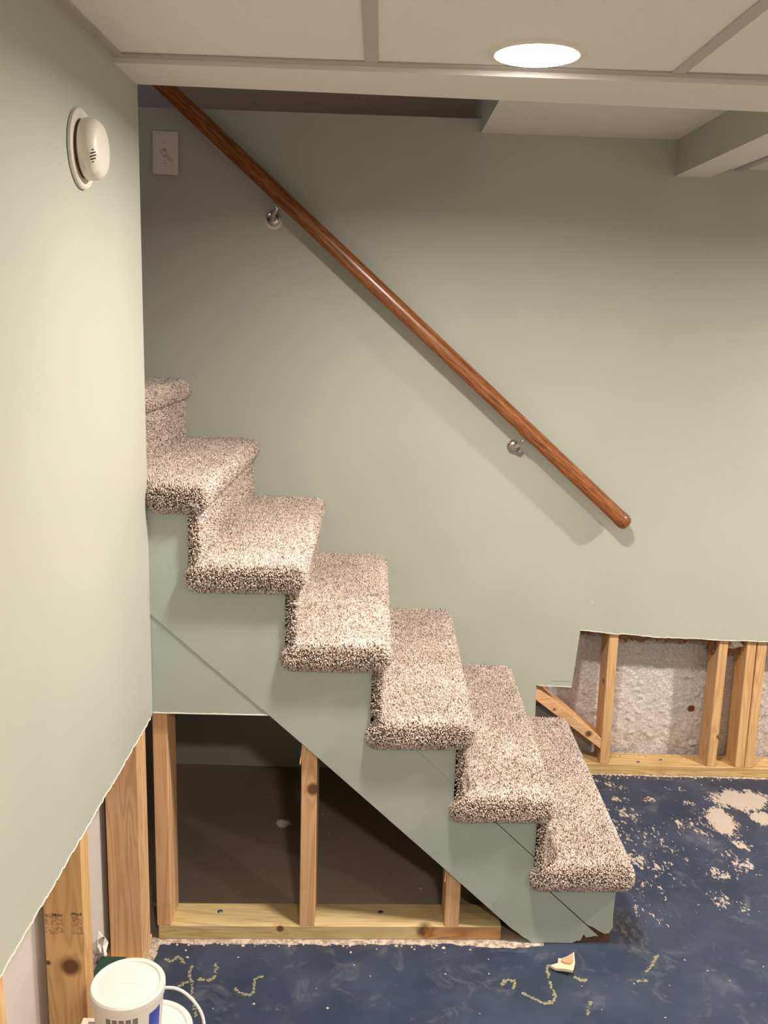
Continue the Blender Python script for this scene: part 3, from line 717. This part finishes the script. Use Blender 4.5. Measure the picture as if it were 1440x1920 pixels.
# ================================================================== SWITCH, ALARM, LAMPS
sw = thing('light_switch', 'white single toggle light switch plate in the shade of the stairwell', 'light switch', (-0.6585, YB, 1.996))
tilt = Matrix.Rotation(math.radians(1.2), 4, 'Y')
def swbox(name, x0, x1, d0, d1, z0, z1, m, p, bev, mat=tilt):
    bm = hexbm(corners(x0, x1, YB - d1, YB - d0, z0, z1), bev, 2); T = Matrix.Translation((-0.6585, 0, 1.996))
    bmesh.ops.transform(bm, matrix=T @ mat, verts=bm.verts); return from_bm(name, bm, m, p)
pt = swbox('cover_plate', -0.038, 0.038, 0, 0.006, -0.061, 0.061, M_plastic, sw, 0.0028)
swbox('toggle_slot', -0.005, 0.005, 0.004, 0.0068, -0.012, 0.012, M_grid, sw, 0.0004)
swbox('toggle', -0.0038, 0.0038, 0.004, 0.018, -0.008, 0.003, M_plastic, sw, 0.0012, tilt @ Matrix.Rotation(0, 4, 'X'))
for z in (-0.030, 0.030): swbox('screw', -0.003, 0.003, 0.004, 0.0068, z - 0.0015, z + 0.0015, M_grid, sw, 0.0006)

al = thing('smoke_alarm', 'round white domed smoke alarm on the sage left wall', 'smoke alarm', (XL, 1.608, 1.797))
ac = Vector((XL, 1.604, 1.798))
lathe('base_plate', [(0.0, 0.004), (0.035, 0.0045), (0.052, 0.0065), (0.0605, 0.0085), (0.0632, 0.006), (0.0628, 0.001), (0.06, 0.001)], ac, M_plastic, al, 56, (1, 0.0, 0))
dm = lathe('alarm_body', [(0.045, 0.0095), (0.0482, 0.0118), (0.0492, 0.018), (0.0482, 0.027), (0.0450, 0.034), (0.039, 0.0390), (0.030, 0.0415), (0.016, 0.0425), (0.0, 0.043)], ac, M_plastic, al, 56, (1, 0.0, 0))
lathe('body_gap', [(0.0455, 0.005), (0.0455, 0.0115)], ac, M_brokenwood, al, 40, (1, 0, 0))
# raised horn boss on the face of the dome, slotted on the side turned to the room
bc = ac + Vector((0.0255, -0.025, -0.012)); br_ = Vector((0.0175, 0.0235, 0.030))
bm = bmesh.new(); bmesh.ops.create_uvsphere(bm, u_segments=32, v_segments=20, radius=1)
for v_ in bm.verts: v_.co = Vector((bc.x + v_.co.x * br_.x, bc.y + v_.co.y * br_.y, bc.z + v_.co.z * br_.z))
gr = from_bm('horn_grille', bm, M_plastic, al, True)
for k in range(5):
    wv = (0.0016, 0.0048, 0.006, 0.0048, 0.0016)[k]
    pts = []
    for q in range(5):
        a_ = q / 2 - 1
        dz = (k - 2) * -0.0046 - 0.004 + 0.35 * wv * a_
        th_ = math.radians(-54) + a_ * wv / 0.0205
        c_ = math.sqrt(1 - (dz / br_.z) ** 2)
        pts.append((bc.x + br_.x * c_ * math.cos(th_), bc.y + br_.y * c_ * math.sin(th_), bc.z + dz))
    tube('grille_slot', pts, 0.0010, M_dark, gr, 6)

LL = ['round glowing recessed ceiling light in the tile above the stairs', 'recessed ceiling light far to the right, by the back wall', 'recessed ceiling light behind the viewer, near the left wall', 'recessed ceiling light behind the viewer, towards the right wall']
for k, ((lx, ly), lb) in enumerate(zip(LAMPS, LL)):
    lt = thing('ceiling_light', lb, 'ceiling light', (lx, ly, 1.9975), 'recessed ceiling lights')
    lathe('trim_ring', [(0.0705, 0.0), (0.0705, 0.004), (0.074, 0.0055), (0.083, 0.003), (0.086, 0.0)], (lx, ly, 1.9977), M_plastic, lt, 56, (0, 0, -1))
    lathe('diffuser', [(0.0, 0.0098), (0.050, 0.0092), (0.064, 0.0078), (0.070, 0.005), (0.0705, 0.0)], (lx, ly, 1.9977), M_lens, lt, 56, (0, 0, -1), False)

# ================================================================== BUCKETS AND ODDMENTS
def bucket(name, label, c, r, h, tiltv=(0, 0, 1), big=False):
    ax = Vector(tiltv).normalized(); top = Vector(c); base = top - ax * h
    b = thing(name, label, 'bucket', tuple(base))
    lathe('tub', [(0.0, 0.0), (r * 0.80, 0.0), (r * 0.84, 0.004), (r * 0.945, h - 0.02), (r * 0.945, h - 0.006)], base, M_plastic, b, 56, ax)
    lid = lathe('lid', [(0.0, -0.0032), (r * 0.78, -0.0030), (r * 0.83, -0.0036), (r * 0.86, -0.001), (r * 0.955, 0.0), (r * 0.995, -0.003), (r * 1.0, -0.012), (r * 0.985, -0.017), (r * 0.95, -0.017)], top, M_lid, b, 64, ax)
    return b, base, ax, lid
tag(box('white_carton', -0.514, -0.37, 1.24, 1.461, 0.0, 0.25, M_paper, None, 0.002), 'white cardboard carton under the stacked tubs at the left wall', 'box')
box('tape_line', -0.5, -0.38, 1.445, 1.449, 0.249, 0.2506, M_grey, bpy.data.objects['white_carton'])
b2, base2, ax2, _ = bucket('lidded_bucket', 'wide shallow white tub, lower of the two stacked at the left wall', (-0.360, 1.345, 0.332), 0.0735, 0.0815)
b1, base1, ax1, lid1 = bucket('lidded_bucket', 'small white lidded tub with wire-thin plastic handle, topmost of the stack', (-0.388, 1.322, 0.444), 0.0615, 0.1115, (-0.0, 0.0, 1))
lathe('blue_label', [(0.0545 * .985, 0.012), (0.0578, 0.083)], base1, M_blue, b1, 8, ax1, True, math.radians(-40), math.radians(-14), (1, 0, 0))
for k in range(5): lathe('printed_word', [(0.0577, 0.074), (0.0582, 0.087)], base1, M_grey, b1, 3, ax1, True, math.radians(-112 + k * 11), math.radians(-104 + k * 11), (1, 0, 0))
def spline(P, n=10):
    P = [Vector(p) for p in P]; out = []
    for i in range(len(P) - 1):
        p0, p1, p2, p3 = P[max(i - 1, 0)], P[i], P[i + 1], P[min(i + 2, len(P) - 1)]
        for k in range(n):
            u = k / n; out.append(0.5 * ((2 * p1) + (p2 - p0) * u + (2 * p0 - 5 * p1 + 4 * p2 - p3) * u * u + (3 * p1 - p0 - 3 * p2 + p3) * u ** 3))
    return out + [P[-1]]
tube('handle', spline([(-0.330, 1.335, 0.424), (-0.311, 1.332, 0.4255), (-0.292, 1.328, 0.4185), (-0.272, 1.322, 0.400), (-0.261, 1.315, 0.379), (-0.258, 1.30, 0.355), (-0.262, 1.275, 0.338), (-0.285, 1.235, 0.337), (-0.33, 1.21, 0.35), (-0.37, 1.225, 0.39), (-0.386, 1.256, 0.42)], 8), 0.0026, M_lid, b1, 10)
# faint embossed line on the lid
box('embossed_mark', -0.405, -0.371, 1.3215, 1.3235, 0.4405, 0.4413, M_plastic, b1)
# other rubbish by the left wall
def sheet(name, grid, m, parent=None, th=0.0012):
    n, k = len(grid), len(grid[0]); V = [p for r in grid for p in r]; F = [(i * k + j, i * k + j + 1, (i + 1) * k + j + 1, (i + 1) * k + j) for i in range(n - 1) for j in range(k - 1)]
    o = mk(name, V, F, m, parent, False); s = o.modifiers.new('thickness', 'SOLIDIFY'); s.thickness = th; return o
gr_ = []
r5 = np.random.default_rng(5)
for i in range(11):
    row = []
    for j in range(7):
        u, q = j / 6, i / 10
        row.append((-0.6075 + 0.036 * u + r5.normal(0, .0015) + (0.006 * q if j > 3 else 0), 1.80 + r5.normal(0, .008) - 0.02 * u, 0.031 + (0.115 + 0.03 * math.sin(u * 3.0) * (u > .4)) * q + (r5.normal(0, .003) if i else 0)))
    gr_.append(row)
tag(sheet('plastic_wrapper', gr_, M_wrap), 'crumpled white printed wrapper between the studs behind the buckets', 'wrapper')
tag(box('green_carton', -0.578, -0.520, 1.69, 1.77, 0.0305, 0.136, M_green, None, 0.003), 'dark green carton on the floor plate, mostly hidden behind the buckets', 'box')

# the flake of drywall on the floor, glue trails, crumbs
ch = [(0.462, 1.935), (0.472, 1.922), (0.490, 1.914), (0.511, 1.906), (0.517, 1.92), (0.523, 1.937), (0.527, 1.969), (0.510, 1.958), (0.493, 1.953), (0.486, 1.956), (0.482, 1.94), (0.472, 1.938)]
hts = [0.002, 0.004, 0.010, 0.012, 0.010, 0.009, 0.014, 0.011, 0.007, 0.006, 0.005, 0.003]
V = [(x, y, z) for (x, y), z in zip(ch, hts)] + [(x, y, z + 0.006) for (x, y), z in zip(ch, hts)]
n = len(ch); F = [tuple(range(n))[::-1], tuple(range(n, 2 * n))] + [(k, (k + 1) % n, n + (k + 1) % n, n + k) for k in range(n)]
chip = mk('drywall_flake', V, F, M_chip); tag(chip, 'torn cream flake of drywall lying on the blue floor before the stairs', 'debris')
core = [(0.490, 1.942), (0.497, 1.934), (0.511, 1.930), (0.519, 1.940), (0.523, 1.963), (0.508, 1.954), (0.496, 1.950)]
mk('bare_core', [(x, y, 0.0125 + (x - .49) * .15 + (y - 1.93) * .06 + .0035) for x, y in core] + [(x, y, 0.008) for x, y in core], [tuple(range(7))] + [(k, (k + 1) % 7, 7 + (k + 1) % 7, 7 + k) for k in range(7)], M_chip2, chip)

GL = [[(0.338, 1.873), (0.348, 1.889), (0.369, 1.886), (0.362, 1.863)], [(0.382, 1.848), (0.405, 1.832), (0.427, 1.818), (0.447, 1.823), (0.457, 1.844), (0.453, 1.88), (0.456, 1.935), (0.463, 1.944)], [(0.517, 1.906), (0.531, 1.895), (0.544, 1.899)], [(0.746, 1.993), (0.724, 1.963), (0.697, 1.93)], [(0.666, 1.897), (0.69, 1.901)], [(-0.475, 1.933), (-0.458, 1.926), (-0.444, 1.94), (-0.427, 1.92)], [(-0.405, 1.91), (-0.407, 1.886), (-0.393, 1.851), (-0.38, 1.801), (-0.366, 1.753)], [(-0.378, 1.869), (-0.358, 1.865), (-0.346, 1.879), (-0.349, 1.919)], [(-0.291, 1.838), (-0.264, 1.821), (-0.247, 1.831), (-0.248, 1.869), (-0.235, 1.88)], [(-0.423, 1.842), (-0.407, 1.856)], [(0.52, 1.789), (0.537, 1.823)]]
for g, path in enumerate(GL):
    pts = spline([(x, y, 0) for x, y in path], 8); V = []; F = []
    r = np.random.default_rng(40 + g)
    for p in pts:
        for _ in range(4):
            if r.random() < 0.35: continue
            s = r.uniform(0.0012, 0.0036); cx, cy = p.x + r.normal(0, .0018), p.y + r.normal(0, .0018); b = len(V); k = r.integers(5, 8)
            for q in range(k):
                a = 2 * math.pi * q / k; rr = s * r.uniform(0.6, 1.3); V.append((cx + rr * math.cos(a), cy + rr * math.sin(a), 0.0002))
            V.append((cx, cy, s * r.uniform(0.3, 0.6)))
            F += [(b + q, b + (q + 1) % k, b + k) for q in range(k)]
    o = stuff(mk('glue_trail', V, F, M_glue, floor)); o['label'] = 'yellowish dried glue trail'

def crumbs(n, fn, name, label, smin, smax, m, seed):
    r = np.random.default_rng(seed); V = []; F = []
    for _ in range(n):
        x, y, z = fn(r); s = r.uniform(smin, smax) * (1 if r.random() < .85 else 1.6); b = len(V)
        k = 5
        for q in range(k):
            a = 2 * math.pi * q / k + r.uniform(-.3, .3); V.append((x + s * math.cos(a) * r.uniform(.6, 1.3), y + s * math.sin(a) * r.uniform(.5, 1.1), z))
        for q in range(k): V.append((V[b + q][0] * .3 + x * .7 + r.normal(0, s * .1), V[b + q][1] * .3 + y * .7, z + s * r.uniform(.4, .9)))
        F += [(b + q, b + (q + 1) % k, b + k + (q + 1) % k, b + k + q) for q in range(k)] + [tuple(range(b + k, b + 2 * k))]
    o = stuff(mk(name, V, F, m, floor)); o['label'] = label
def cr1(r):
    x = r.uniform(-0.5, 0.42); return (x, YF(x) - r.gamma(1.3, .008) + 0.004, 0.0)
crumbs(110, cr1, 'plaster_crumbs', 'pale plaster crumbs', 0.0012, 0.0045, M_crumb, 1)
crumbs(90, lambda r: (r.uniform(0.72, 1.45), YB + 0.008 - r.gamma(1.2, .008), 0.0), 'plaster_crumbs', 'pale plaster crumbs', 0.001, 0.004, M_crumb, 2)
crumbs(60, lambda r: (r.uniform(0.66, 1.35), YB + r.uniform(.06, .1), 0.0355), 'plaster_crumbs', 'brown grit on the floor plate', 0.001, 0.004, M_insul, 7)
crumbs(70, lambda r: (r.uniform(-0.45, 1.3), r.uniform(1.72, 2.0) if r.random() < .7 else r.uniform(2.0, 2.8), 0.0) if True else 0, 'plaster_crumbs', 'pale plaster crumbs', 0.0008, 0.0026, M_crumb, 3)
tag(lump('plaster_lump', (-0.248, 2.53, 0.012), 0.018, M_back, 2, sq=(1.1, .8, .7)), 'small pale lump of plaster on the dark floor under the stairs', 'debris')

print('TRIS', sum(sum(len(p.vertices) - 2 for p in o.data.polygons) for o in S.objects if o.type == 'MESH'))
